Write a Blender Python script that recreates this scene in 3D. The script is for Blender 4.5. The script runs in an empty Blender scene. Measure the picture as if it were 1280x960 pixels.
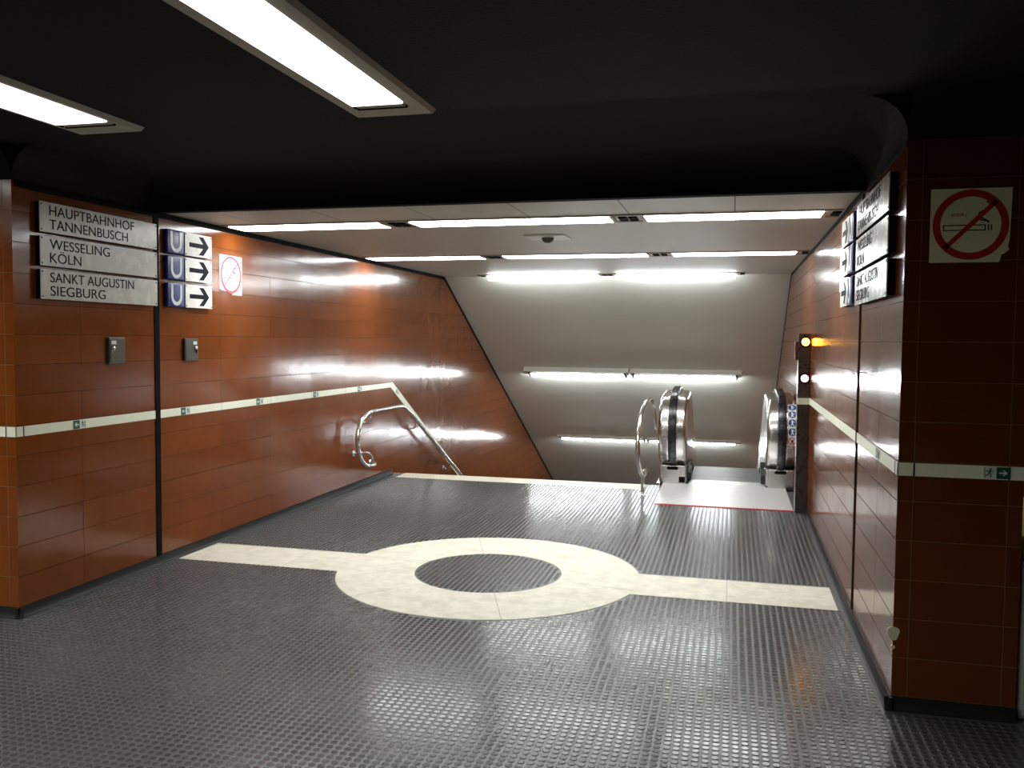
import bpy, bmesh, math, random
from mathutils import Vector, Matrix
random.seed(7)
C = bpy.context.scene.collection
PI = math.pi
# ---------------------------------------------------------------- dimensions
XL, XR = -4.013, 0.730           # faces of the two side walls of the passage
XP = 1.236                       # outer face of the pillar that ends the right wall
YLF, YRF = 4.19, 4.178           # front faces of left and right pillar
YF = 5.46                        # opening: expansion joints and fascia
ZC = 2.545                       # ceiling of the passage
ZH = 2.74                        # ceiling of the hall in front
TP = 0.1775                      # tile course height
SL = 0.517                       # slope of the stairwell ceiling
YS = 11.97                       # where it starts
SB = 0.546                       # slope of the stairs

# ---------------------------------------------------------------- helpers
class MB:
    def __init__(self): self.bm = bmesh.new()
    def box(self, x0, x1, y0, y1, z0, z1, bev=0.0, seg=2):
        r = bmesh.ops.create_cube(self.bm, size=1.0)
        vs = r['verts']
        for v in vs:
            v.co = Vector(((x0 + x1) / 2 + v.co.x * (x1 - x0), (y0 + y1) / 2 + v.co.y * (y1 - y0), (z0 + z1) / 2 + v.co.z * (z1 - z0)))
        if bev:
            es = list({e for v in vs for e in v.link_edges})
            bmesh.ops.bevel(self.bm, geom=es, offset=bev, segments=seg, affect='EDGES', profile=0.5)
        return self
    def prism(self, pts, h0, h1, axis='y', bev=0.0, seg=2):
        """2D polygon extruded along an axis: axis y -> pts (x,z); x -> (y,z); z -> (x,y)."""
        def P(a, b, h):
            return {'y': (a, h, b), 'x': (h, a, b), 'z': (a, b, h)}[axis]
        lo = [self.bm.verts.new(P(a, b, h0)) for a, b in pts]
        hi = [self.bm.verts.new(P(a, b, h1)) for a, b in pts]
        fs = [self.bm.faces.new(lo), self.bm.faces.new(hi[::-1])]
        n = len(pts)
        for i in range(n):
            j = (i + 1) % n
            fs.append(self.bm.faces.new((lo[j], lo[i], hi[i], hi[j])))
        bmesh.ops.recalc_face_normals(self.bm, faces=fs)
        if bev:
            es = list({e for f in fs[:2] for e in f.edges})
            bmesh.ops.bevel(self.bm, geom=es, offset=bev, segments=seg, affect='EDGES', profile=0.5)
        return self
    def band(self, outer, inner, h0, h1, axis='y'):
        """closed ring between two loops with equal point counts, extruded."""
        def P(a, b, h):
            return {'y': (a, h, b), 'x': (h, a, b), 'z': (a, b, h)}[axis]
        n = len(outer)
        V = [[self.bm.verts.new(P(a, b, h)) for a, b in L] for L in (outer, inner) for h in (h0, h1)]
        fs = []
        for i in range(n):
            j = (i + 1) % n
            o0, o1, i0, i1 = V
            fs += [self.bm.faces.new((o0[i], o0[j], i0[j], i0[i])), self.bm.faces.new((o1[j], o1[i], i1[i], i1[j])),
                   self.bm.faces.new((o0[j], o0[i], o1[i], o1[j])), self.bm.faces.new((i0[i], i0[j], i1[j], i1[i]))]
        bmesh.ops.recalc_face_normals(self.bm, faces=fs)
        return self
    def strip(self, pts, w, h0, h1, axis='y'):
        """open ribbon of width w along 2D points."""
        L, R = [], []
        for i, p in enumerate(pts):
            a = Vector(pts[max(i - 1, 0)]); b = Vector(pts[min(i + 1, len(pts) - 1)])
            d = (b - a).normalized(); nn = Vector((-d.y, d.x)) * (w / 2)
            L.append((p[0] + nn.x, p[1] + nn.y)); R.append((p[0] - nn.x, p[1] - nn.y))
        return self.prism(L + R[::-1], h0, h1, axis)
    def tube(self, path, r, n=14, cap=True, rw=None):
        path = [Vector(p) for p in path]
        rings = []
        up = None
        for i, p in enumerate(path):
            d = (path[min(i + 1, len(path) - 1)] - path[max(i - 1, 0)]).normalized()
            if up is None:
                up = Vector((1, 0, 0)) if abs(d.x) < .8 else Vector((0, 0, 1))
            s = d.cross(up).normalized(); up = s.cross(d).normalized()
            ru = rw if rw else r
            rings.append([self.bm.verts.new(p + s * math.cos(2 * PI * k / n) * r + up * math.sin(2 * PI * k / n) * ru) for k in range(n)])
        fs = []
        for a, b in zip(rings, rings[1:]):
            for k in range(n):
                fs.append(self.bm.faces.new((a[k], a[(k + 1) % n], b[(k + 1) % n], b[k])))
        if cap:
            fs.append(self.bm.faces.new(rings[0][::-1])); fs.append(self.bm.faces.new(rings[-1]))
        for f in fs: f.smooth = True
        bmesh.ops.recalc_face_normals(self.bm, faces=fs)
        return self
    def lathe(self, prof, cx, cy, cz, axis='z', n=28):
        """profile (radius, height) turned about an axis through the point."""
        rings = []
        for r, h in prof:
            ring = []
            for k in range(n):
                a = 2 * PI * k / n; u, v = r * math.cos(a), r * math.sin(a)
                ring.append(self.bm.verts.new({'z': (cx + u, cy + v, cz + h), 'y': (cx + u, cy + h, cz + v), 'x': (cx + h, cy + u, cz + v)}[axis]))
            rings.append(ring)
        fs = []
        for a, b in zip(rings, rings[1:]):
            for k in range(n):
                fs.append(self.bm.faces.new((a[k], a[(k + 1) % n], b[(k + 1) % n], b[k])))
        fs.append(self.bm.faces.new(rings[0][::-1])); fs.append(self.bm.faces.new(rings[-1]))
        for f in fs: f.smooth = True
        bmesh.ops.recalc_face_normals(self.bm, faces=fs)
        return self
    def quad(self, *p):
        self.bm.faces.new([self.bm.verts.new(q) for q in p]); return self
    def add_mesh(self, me, mat):
        k = len(self.bm.verts); self.bm.from_mesh(me); self.bm.verts.ensure_lookup_table()
        for v in self.bm.verts[k:]: v.co = mat @ v.co
        return self
    def build(self, name, mat, parent=None, label=None, sharp=None):
        me = bpy.data.meshes.new(name)
        self.bm.to_mesh(me); self.bm.free()
        me.materials.append(mat)
        if sharp:
            for p in me.polygons: p.use_smooth = True
            me.set_sharp_from_angle(angle=math.radians(sharp))
        o = bpy.data.objects.new(name, me); C.objects.link(o)
        if parent: o.parent = parent
        if label: o['label'] = label
        return o

def tag(o, label=None, cat=None, group=None, kind=None):
    if label: o['label'] = label
    if cat: o['category'] = cat
    if group: o['group'] = group
    if kind: o['kind'] = kind
    return o
def thing(name, label, cat, loc=(0, 0, 0), rz=0.0, group=None):
    o = bpy.data.objects.new(name, None); C.objects.link(o)
    o.location = loc; o.rotation_euler = (0, 0, rz); o.empty_display_size = .1
    return tag(o, label, cat, group)
def struct(o, label):
    return tag(o, label, None, None, 'structure')
def copy_tree(o, parent=None):
    c = o.copy(); C.objects.link(c)
    if parent: c.parent = parent
    for ch in [x for x in C.objects if x.parent == o]: copy_tree(ch, c)
    return c
def circle(cx, cz, r, n=40, a0=0.0, a1=2 * PI):
    return [(cx + r * math.cos(a0 + (a1 - a0) * k / n), cz + r * math.sin(a0 + (a1 - a0) * k / n)) for k in range(n)]
def bez(p0, p1, p2, p3, n=10):
    out = []
    for k in range(n + 1):
        t = k / n; u = 1 - t
        out.append(tuple(u**3 * a + 3 * u*u*t * b + 3 * u*t*t * c + t**3 * d for a, b, c, d in zip(p0, p1, p2, p3)))
    return out
def smooth_path(pts, n=8):
    """Catmull-Rom through 3D points."""
    P = [Vector(p) for p in pts]; P = [2 * P[0] - P[1]] + P + [2 * P[-1] - P[-2]]
    out = []
    for i in range(1, len(P) - 2):
        for k in range(n):
            t = k / n; a, b, c, d = P[i - 1], P[i], P[i + 1], P[i + 2]
            out.append(.5 * ((2 * b) + (c - a) * t + (2*a - 5*b + 4*c - d) * t*t + (3*b - a - 3*c + d) * t**3))
    out.append(P[-2]); return out

def text_into(mb, s, x0, zbase, width, cap, y0, depth=.0015):
    """lettering as mesh: local x right, z up, standing on the plane y0 and facing -y."""
    cu = bpy.data.curves.new('lettering', 'FONT'); cu.body = s; cu.extrude = .5; cu.size = 1.0
    o = bpy.data.objects.new('lettering', cu); C.objects.link(o)
    bpy.context.view_layer.update()
    me = bpy.data.meshes.new_from_object(o.evaluated_get(bpy.context.evaluated_depsgraph_get()))
    xs = [v.co.x for v in me.vertices]; x_lo, x_hi = min(xs), max(xs)
    cu2 = bpy.data.curves.new('cap', 'FONT'); cu2.body = 'H'; cu2.size = 1.0
    o2 = bpy.data.objects.new('cap', cu2); C.objects.link(o2); bpy.context.view_layer.update()
    m2 = bpy.data.meshes.new_from_object(o2.evaluated_get(bpy.context.evaluated_depsgraph_get()))
    hcap = max(v.co.y for v in m2.vertices)
    sx, sz = width / (x_hi - x_lo), cap / hcap
    for v in me.vertices:
        x, y, z = v.co
        v.co = (x0 + (x - x_lo) * sx, y0 - (z + .5) * depth, zbase + y * sz)
    mb.add_mesh(me, Matrix.Identity(4))
    for ob in (o, o2): bpy.data.objects.remove(ob)
    for c in (cu, cu2): bpy.data.curves.remove(c)
    for m in (me, m2): bpy.data.meshes.remove(m)
    return mb

# ---------------------------------------------------------------- materials
class NT:
    def __init__(self, name):
        self.m = bpy.data.materials.new(name); self.m.use_nodes = True
        self.t = self.m.node_tree; self.t.nodes.clear()
        self.out = self.n('ShaderNodeOutputMaterial'); self.b = self.n('ShaderNodeBsdfPrincipled')
        self.t.links.new(self.b.outputs[0], self.out.inputs[0])
    def n(self, k, **kw):
        x = self.t.nodes.new(k)
        for a, v in kw.items(): setattr(x, a, v)
        return x
    def link(self, a, b): self.t.links.new(a, b)
    def set(self, i, v):
        if hasattr(v, 'node'): self.link(v, i)
        else: i.default_value = v
    def math(self, op, a, b=None, c=None):
        x = self.n('ShaderNodeMath', operation=op)
        self.set(x.inputs[0], a)
        if b is not None: self.set(x.inputs[1], b)
        if c is not None: self.set(x.inputs[2], c)
        return x.outputs[0]
    def mix(self, f, a, b):
        x = self.n('ShaderNodeMix', data_type='RGBA')
        self.set(x.inputs[0], f); self.set(x.inputs[6], a); self.set(x.inputs[7], b)
        return x.outputs[2]
    def fmix(self, f, a, b):
        x = self.n('ShaderNodeMix', data_type='FLOAT')
        self.set(x.inputs[0], f); self.set(x.inputs[2], a); self.set(x.inputs[3], b)
        return x.outputs[0]
    def noise(self, scale, detail=3.0, vec=None, rough=.5):
        x = self.n('ShaderNodeTexNoise'); x.inputs['Scale'].default_value = scale; x.inputs['Detail'].default_value = detail
        x.inputs['Roughness'].default_value = rough
        if vec is not None: self.link(vec, x.inputs['Vector'])
        return x.outputs[0]
    def smooth(self, v, a, b, c=0.0, d=1.0):
        x = self.n('ShaderNodeMapRange', interpolation_type='SMOOTHSTEP')
        self.set(x.inputs[0], v)
        for i, k in enumerate((a, b, c, d)): self.set(x.inputs[i + 1], k)
        return x.outputs[0]
    def pos(self):
        g = self.n('ShaderNodeNewGeometry'); s = self.n('ShaderNodeSeparateXYZ'); self.link(g.outputs['Position'], s.inputs[0])
        return g, s.outputs[0], s.outputs[1], s.outputs[2]
    def bump(self, h, dist, strength=1.0):
        x = self.n('ShaderNodeBump'); x.inputs['Distance'].default_value = dist; x.inputs['Strength'].default_value = strength
        self.link(h, x.inputs['Height']); self.link(x.outputs[0], self.b.inputs['Normal'])
    def p(self, **kw):
        names = dict(col='Base Color', rough='Roughness', metal='Metallic', spec='Specular IOR Level', coat='Coat Weight', coat_rough='Coat Roughness',
                     ecol='Emission Color', estr='Emission Strength', ior='IOR', aniso='Anisotropic', sheen='Sheen Weight')
        for k, v in kw.items(): self.set(self.b.inputs[names[k]], v)
        return self
def rgb(r, g, b): return (r, g, b, 1.0)

def tile_mat(name, side_off, front_off, front_pitch, front_dim=1.0):
    """glazed brown wall tiles: courses of TP, length .784 on the passage sides; thin grout."""
    t = NT(name); g, X, Y, Z = t.pos()
    sN = t.n('ShaderNodeSeparateXYZ'); t.link(g.outputs['Normal'], sN.inputs[0])
    front = t.math('GREATER_THAN', t.math('ABSOLUTE', sN.outputs[1]), .5)
    us = t.math('DIVIDE', t.math('SUBTRACT', Y, side_off), .784)
    uf = t.math('DIVIDE', t.math('SUBTRACT', X, front_off), front_pitch)
    u = t.fmix(front, us, uf); pitch = t.fmix(front, .784, front_pitch)
    v = t.math('DIVIDE', t.math('SUBTRACT', Z, .06), TP)
    fu, fv = t.math('FRACT', u), t.math('FRACT', v)
    du = t.math('MULTIPLY', t.math('MINIMUM', fu, t.math('SUBTRACT', 1.0, fu)), pitch)
    dv = t.math('MULTIPLY', t.math('MINIMUM', fv, t.math('SUBTRACT', 1.0, fv)), TP)
    d = t.math('MINIMUM', du, dv)
    joint = t.smooth(d, .0012, .0028, 1.0, 0.0)
    cell = t.n('ShaderNodeCombineXYZ'); t.link(t.math('FLOOR', u), cell.inputs[0]); t.link(t.math('FLOOR', v), cell.inputs[1]); t.link(front, cell.inputs[2])
    wn = t.n('ShaderNodeTexWhiteNoise', noise_dimensions='3D'); t.link(cell.outputs[0], wn.inputs['Vector'])
    sc = t.n('ShaderNodeSeparateColor'); t.link(wn.outputs['Color'], sc.inputs[0])
    r1, r2, r3 = sc.outputs[0], sc.outputs[1], sc.outputs[2]
    big = t.noise(5.0, 5.0, g.outputs['Position'], .6)
    fine = t.noise(160.0, 2.0, g.outputs['Position'], .7)
    tone = t.math('ADD', t.math('MULTIPLY', r1, .35), t.math('MULTIPLY', big, .65))
    col = t.mix(tone, rgb(.132, .029, .0036), rgb(.236, .061, .0078))
    col = t.mix(t.smooth(fine, .35, .75, 0, .35), col, rgb(.11, .028, .006))
    col = t.mix(t.math('MULTIPLY', front, 1.0 - front_dim), col, rgb(.02, .004, .001))  # front faces coloured darker to stand in for shade on the right pillar
    gcol = t.mix(front, rgb(.055, .018, .005), rgb(.15, .085, .04))
    col = t.mix(joint, col, gcol)
    rgh = t.math('ADD', t.math('MULTIPLY', joint, .5), t.math('ADD', .075, t.math('MULTIPLY', big, .16)))
    t.p(col=col, rough=rgh, spec=t.math('MULTIPLY', t.math('SUBTRACT', 1.0, joint), .45))
    wav = t.noise(9.0, 2.0, g.outputs['Position'])
    tilt = t.math('ADD', t.math('MULTIPLY', t.math('SUBTRACT', r2, .5), t.math('MULTIPLY', fu, .0045)),
                  t.math('MULTIPLY', t.math('SUBTRACT', r3, .5), t.math('MULTIPLY', fv, .0028)))
    h = t.math('ADD', t.math('ADD', tilt, t.math('MULTIPLY', wav, .0009)), t.math('MULTIPLY', joint, -.00005))
    h = t.math('ADD', h, t.math('MULTIPLY', fine, .00002))
    t.bump(h, 1.0, .8)
    return t.m
M = {}
M['tile_left'] = tile_mat('brown glazed tile left', 5.506, XL - .065, .382)
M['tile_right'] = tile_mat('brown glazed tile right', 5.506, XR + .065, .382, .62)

def rubber():
    t = NT('studded black rubber'); g, X, Y, Z = t.pos()
    stud = t.smooth(Z, .0009, .0017, 0.0, 1.0)
    worn = t.noise(1.3, 4.0, g.outputs['Position'], .6)
    fine = t.noise(60.0, 3.0, g.outputs['Position'], .7)
    sN = t.n('ShaderNodeSeparateXYZ'); t.link(g.outputs['Normal'], sN.inputs[0])
    flat = t.math('GREATER_THAN', sN.outputs[2], .97)
    c_top = t.mix(worn, rgb(.022, .023, .024), rgb(.060, .062, .063))
    c_low = t.mix(fine, rgb(.050, .052, .051), rgb(.100, .103, .100))
    col = t.mix(stud, c_low, c_top)
    r = t.math('ADD', t.fmix(t.math('MULTIPLY', stud, flat), .34, .175), t.math('MULTIPLY', t.math('SUBTRACT', fine, .5), .10))
    r = t.math('ADD', r, t.math('MULTIPLY', t.math('SUBTRACT', worn, .5), -.16))
    t.p(col=col, rough=r, spec=.85)
    wav = t.noise(11.0, 2.0, g.outputs['Position'])
    t.bump(t.math('ADD', t.math('MULTIPLY', wav, .0008), t.math('MULTIPLY', fine, .00003)), 1.0, .7)
    return t.m
M['rubber'] = rubber()

def stone():
    t = NT('cream stone inlay'); g, X, Y, Z = t.pos()
    n1 = t.noise(9.0, 6.0, g.outputs['Position'], .65); n2 = t.noise(55.0, 3.0, g.outputs['Position'], .7); n3 = t.noise(3.0, 3.0, g.outputs['Position'])
    col = t.mix(t.smooth(n1, .3, .7), rgb(.60, .56, .45), rgb(.76, .72, .60))
    col = t.mix(t.smooth(n2, .58, .78, 0, .5), col, rgb(.30, .26, .19))
    col = t.mix(t.smooth(n3, .55, .75, 0, .3), col, rgb(.42, .36, .25))
    dx, dy = t.math('SUBTRACT', X, -1.647), t.math('SUBTRACT', Y, 5.915)
    ang = t.math('MULTIPLY', t.math('ARCTAN2', dy, dx), 6 / (2 * PI)); rr = t.math('SQRT', t.math('ADD', t.math('MULTIPLY', dx, dx), t.math('MULTIPLY', dy, dy)))
    fa = t.math('FRACT', t.math('ADD', ang, 6.17)); da = t.math('MULTIPLY', t.math('MULTIPLY', t.math('MINIMUM', fa, t.math('SUBTRACT', 1.0, fa)), rr), 2 * PI / 6)
    fxx = t.math('FRACT', t.math('DIVIDE', X, .78)); ds = t.math('MULTIPLY', t.math('MINIMUM', fxx, t.math('SUBTRACT', 1.0, fxx)), .78)
    dd = t.fmix(t.math('LESS_THAN', rr, 1.068), ds, da)
    col = t.mix(t.smooth(dd, .001, .004, .6, 0), col, rgb(.20, .17, .13))
    t.p(col=col, rough=t.math('ADD', .42, t.math('MULTIPLY', n2, .25)), spec=.4)
    t.bump(n2, .0006, .5)
    return t.m
M['stone'] = stone()

def simple(name, col, rough=.5, metal=0.0, spec=.5, var=.12, scale=20.0, bump=0.0, bscale=120.0):
    t = NT(name); g, X, Y, Z = t.pos()
    n = t.noise(scale, 4.0, g.outputs['Position'], .6)
    lo = tuple(c * (1 - var) for c in col) + (1.0,); hi = tuple(min(1, c * (1 + var)) for c in col) + (1.0,)
    t.p(col=t.mix(n, lo, hi), rough=t.math('ADD', rough - .05, t.math('MULTIPLY', n, .1)), metal=metal, spec=spec)
    if bump: t.bump(t.noise(bscale, 3.0, g.outputs['Position'], .6), bump, 1.0)
    return t.m
def emit(name, col, strength):
    t = NT(name); t.p(col=rgb(.8, .8, .8), rough=.4, ecol=rgb(*col), estr=strength)
    return t.m
M['dark_ceiling'] = simple('sprayed black ceiling', (.009, .0085, .008), .85, spec=.25, var=.5, scale=60, bump=.004, bscale=90)
M['cream_ceiling'] = simple('cream ceiling panels', (.47, .425, .365), .55, spec=.3, var=.04, scale=3)
M['slope_paint'] = simple('grey cream painted slope', (.46, .435, .38), .6, spec=.3, var=.04, scale=4)
M['black'] = simple('black sealant', (.004, .004, .004), .8, spec=.08)
M['black_gloss'] = simple('black rubber belt', (.010, .010, .011), .28, var=.2)
M['cream_band'] = simple('photoluminescent cream strip', (.72, .73, .57), .35, var=.04, scale=30)
M['plate'] = simple('off-white enamel plate', (.58, .56, .49), .27, var=.06, scale=12)
M['letter'] = simple('black lettering', (.008, .008, .010), .7, spec=.1)
M['arrow_plate_lit'] = simple('white enamel plate', (.84, .83, .77), .27, var=.05, scale=12)  # brighter copy of the plate enamel, passage lamp light painted into its colour
M['screw'] = simple('screw head', (.10, .09, .08), .4, .8)
M['blue'] = simple('blue enamel', (.012, .030, .18), .38, var=.1)
M['u_white'] = simple('grey white letter', (.62, .63, .62), .35)
M['arrow'] = simple('charcoal arrow', (.012, .014, .022), .7, spec=.1)
M['sticker_white'] = simple('white sticker', (.66, .645, .63), .4, var=.03)
M['sticker_yellow'] = simple('aged yellowish sticker', (.88, .85, .53), .5, var=.08, scale=40)
M['red'] = simple('prohibition red', (.52, .022, .018), .4, var=.1)
M['dull_red'] = simple('dull dark red', (.10, .014, .010), .5, var=.1)
M['pink'] = simple('faded red', (.66, .07, .11), .4, var=.1)
M['green'] = simple('exit green', (.008, .085, .05), .4)
M['white_pic'] = simple('pale pictogram', (.70, .74, .62), .4)
M['steel'] = simple('brushed stainless steel', (.62, .60, .57), .26, 1.0, var=.08, scale=8)
M['steel_dark'] = simple('dark brushed steel', (.10, .082, .072), .28, .7, var=.15, scale=14)
M['steel_tube'] = simple('polished steel tube', (.70, .68, .65), .22, 1.0, var=.05)
M['alu'] = simple('bright aluminium plate', (.88, .88, .87), .36, .7, var=.06, scale=30)
M['box_metal'] = simple('grey metal box', (.085, .078, .066), .35, .5, var=.15, scale=30)
M['lamp_frame'] = simple('beige lamp frame', (.44, .41, .33), .5, var=.08)
M['lamp_housing'] = simple('grey beige lamp channel', (.34, .29, .24), .5, var=.06)
M['white_metal'] = simple('white lamp housing', (.62, .61, .57), .45, var=.03)
M['step'] = simple('ribbed grey step', (.20, .20, .19), .45, .5)
M['edge_strip'] = simple('white stair edge strip', (.74, .69, .57), .45, var=.08, scale=14)
M['terrazzo'] = simple('light grey terrazzo', (.50, .51, .47), .5, var=.25, scale=90)
M['yellow_paint'] = simple('yellow panel', (.72, .50, .06), .5)
M['stair'] = simple('grey stair stone', (.22, .21, .20), .6)
M['chip'] = simple('bare cream filler', (.62, .55, .40), .8)
M['hall_wall'] = simple('dull hall wall', (.16, .09, .05), .4)
LAMP_HALL, LAMP_ROW, LAMP_TUBE = 5.0, 38.0, 185.0
HALL_W = 44.0
ROW_W = 8.0
M['emit_hall'] = emit('lit hall diffuser', (1.0, .97, .92), LAMP_HALL)
M['emit_row'] = emit('lit strip diffuser', (.95, .985, .985), LAMP_ROW)
M['emit_end_row'] = emit('lit round diffuser', (.93, .99, 1.0), 115.0)
M['emit_tube'] = emit('lit fluorescent tube', (.92, .985, 1.0), LAMP_TUBE)
M['emit_amber'] = emit('amber signal light', (1.0, .42, .02), 40.0)
M['emit_pink'] = emit('pinkish white signal light', (1.0, .66, .76), 4.5)

# ================================================================ SETTING
# floor of hall and passage
import numpy as np
b = MB()
b.prism([(-9.5, -6.0), (6.5, -6.0), (6.5, 16.0), (XP, 16.0), (XP, YRF), (XR, YRF), (XR, 10.05), (.62, 10.05), (.62, 8.866), (-.745, 8.866), (-.745, 10.05), (XL, 10.05), (XL, YLF), (-9.5, YLF)], -.25, 0.0, 'z')
SP, SR0, SR1, SH, SN = .0388, .0160, .0138, .0024, 12
gx, gy = np.meshgrid(np.arange(-6.2, 1.9, SP), np.arange(1.7, 10.05, SP))
gx, gy = gx.ravel(), gy.ravel()
rr = np.hypot(gx + 1.647, gy - 5.915); m_ = .020
keep = ~((rr > .5215 - m_) & (rr < 1.0674 + m_))
keep &= ~((gy > 5.64 - m_) & (gy < 6.152 + m_) & (rr >= .53) & (gx > -3.965 - m_) & (gx < .668 + m_))
keep &= ~((gx > -3.86 - m_) & (gx < -.93 + m_) & (gy > 9.72 - m_)) & ~((gx > -.745 - m_) & (gx < .62 + m_) & (gy > 8.862 - m_))
keep &= ~((gy > YLF - .048) & (gx < XL + .048)) & ~((gy > YRF - .05) & (gx > XR - .05) & (gx < XP + .01)) & ~((gy > 8.76) & (gx > .60))
keep &= (np.abs(gx + .25 * gy) < .82 * gy + .4)                 # the patch of floor the place is seen from
gx, gy = gx[keep], gy[keep]
an = np.arange(SN) * 2 * np.pi / SN
ring = lambda rad, z: np.stack([gx[:, None] + rad * np.cos(an), gy[:, None] + rad * np.sin(an), np.full((len(gx), SN), z)], -1)
sv = np.concatenate([ring(SR0, -.0005), ring(SR0 - .0006, SH * .55), ring(SR1, SH)], 1).reshape(-1, 3)
k_ = np.arange(SN); k2 = (k_ + 1) % SN
q1 = np.stack([k_, k2, k2 + SN, k_ + SN], 1)
base_v = np.array([v.co[:] for v in b.bm.verts]); b.bm.verts.index_update()
base_f = [[v.index for v in f.verts] for f in b.bm.faces]; b.bm.free()
nb = len(base_v); off = nb + np.arange(len(gx)) * 3 * SN
quads = (np.concatenate([q1, q1 + SN])[None] + off[:, None, None]).reshape(-1, 4)
tops = (k_ + 2 * SN)[None] + off[:, None]
verts = np.concatenate([base_v, sv]); 
loops = np.concatenate([np.concatenate([np.array(f) for f in base_f]), quads.ravel(), tops.ravel()]).astype(np.int32)
sizes = np.concatenate([np.array([len(f) for f in base_f]), np.full(len(quads), 4), np.full(len(tops), SN)]).astype(np.int32)
me = bpy.data.meshes.new('floor'); me.vertices.add(len(verts)); me.vertices.foreach_set('co', verts.astype(np.float32).ravel())
me.loops.add(len(loops)); me.loops.foreach_set('vertex_index', loops); me.polygons.add(len(sizes))
me.polygons.foreach_set('loop_start', np.concatenate([[0], np.cumsum(sizes)[:-1]]).astype(np.int32))
me.polygons.foreach_set('use_smooth', np.zeros(len(sizes), dtype=bool)); me.update(calc_edges=True); me.validate(); me.materials.append(M['rubber'])
floor = bpy.data.objects.new('floor', me); C.objects.link(floor)
struct(floor, 'black studded rubber floor of the passage and hall')
# cream ring with two arms let into the rubber
b = MB()
N = 120
b.band(circle(-1.647, 5.915, 1.0674, N), circle(-1.647, 5.915, .5215, N), -.01, .0026, 'z')
def arm(x_end, s):
    pts = []
    for k in range(13):
        y = 5.64 + (6.152 - 5.64) * k / 12
        pts.append((-1.647 + s * math.sqrt(1.0674**2 - (y - 5.915)**2), y))
    return [(x_end, 5.64)] + pts + [(x_end, 6.152)]
b.prism(arm(-3.965, -1), -.01, .0026, 'z'); b.prism(arm(.668, 1), -.01, .0026, 'z')
b.build('stone_inlay', M['stone'], floor, 'cream stone ring with two arms')
b = MB(); b.box(-3.86, -.93, 9.72, 10.05, -.02, .004)
b.build('stair_edge_strip', M['edge_strip'], floor, 'white edge strip at the top of the stairs')
b = MB()
for i in range(12):
    for j in range(2): b.lathe([(.012, 0), (.009, .006)], -1.45 + i * .045, 9.62 - j * .05, .0, 'z', 10)
b.build('edge_stud', M['steel'], floor)

# stairs
b = MB()
pts = [(10.05, -.02)]
y, z = 10.05, 0.0
for k in range(25):
    z -= .1638; pts.append((y, z)); y += .30; pts.append((y, z))
pts += [(27.0, z), (27.0, z - .4), (10.05, z - .4)]
b.prism(pts, XL, -.83, 'x')
struct(b.build('stairs', M['stair']), 'grey stairs going down behind the passage floor')
zb = z
b = MB(); b.box(-.83, XR, 17.8, 27, zb - .4, zb)
struct(b.build('floor_below', M['stair']), 'floor at the bottom of the escalator')

# side walls
def slope_z(y): return ZC - SL * (y - YS)
YE = 20.2
def side_poly(y0, top):
    return [(y0, 0.0), (y0, top), (YS - .02, top), (YE, slope_z(YE) - (ZC - top)), (27.0, slope_z(YE) - (ZC - top)), (27.0, zb - .4), (10.05, zb - .4), (10.05, 0.0)]
b = MB(); b.prism(side_poly(YLF, ZC), XL - .26, XL, 'x')
wl = struct(b.build('wall_left', M['tile_left']), 'brown glazed tile wall with destination signs and handrail')
b = MB(); b.box(-9.5, XL - .26, YLF, YLF + .26, 0, ZC)
struct(b.build('wall_front_left', M['tile_left']), 'brown glazed tile front of the left pillar')
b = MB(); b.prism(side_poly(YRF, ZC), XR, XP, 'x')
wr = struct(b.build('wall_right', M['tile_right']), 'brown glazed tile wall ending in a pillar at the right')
# chipped patch low on the pillar corner
b = MB()
b.prism([(XR + .002 + .024 * math.cos(a) * (1 + .2 * math.sin(3 * a)), .345 + .036 * math.sin(a) * (1 + .15 * math.cos(2 * a))) for a in [2 * PI * k / 20 for k in range(20)] if True], YRF - .0015, YRF + .01, 'y')
b.prism([(XR + .002 + .009 * math.cos(a), .283 + .009 * math.sin(a)) for a in [2 * PI * k / 12 for k in range(12)]], YRF - .0015, YRF + .01, 'y')
b.build('chipped_tile', M['chip'], wr, 'bare cream chip on the pillar corner')
# expansion joints
b = MB(); b.box(XL - .05, XL + .006, 5.452, 5.506, 0, ZC)
struct(b.build('trim_1', M['black']), 'black expansion joint in the left wall')
b = MB(); b.box(XR - .006, XR + .05, 5.49, 5.525, 0, ZC)
struct(b.build('trim_2', M['black']), 'black expansion joint in the right wall')
# shadow gap under the ceilings, its shade drawn as a black strip
def gap(x0, x1, y0, hgt):
    b = MB()
    b.prism([(y0, ZC - hgt), (y0, ZC - .002), (YS - .02, ZC - .002), (YE, slope_z(YE) - .002), (YE, slope_z(YE) - hgt), (YS - .03, ZC - hgt)], x0, x1, 'x')
    return b
struct(gap(XL - .01, XL + .004, YLF + .02, .042).build('trim_3', M['black']), 'black shadow gap along the top of the left wall')
struct(gap(XR - .004, XR + .01, YRF + .02, .030).build('trim_4', M['black']), 'black shadow gap along the top of the right wall')
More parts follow.
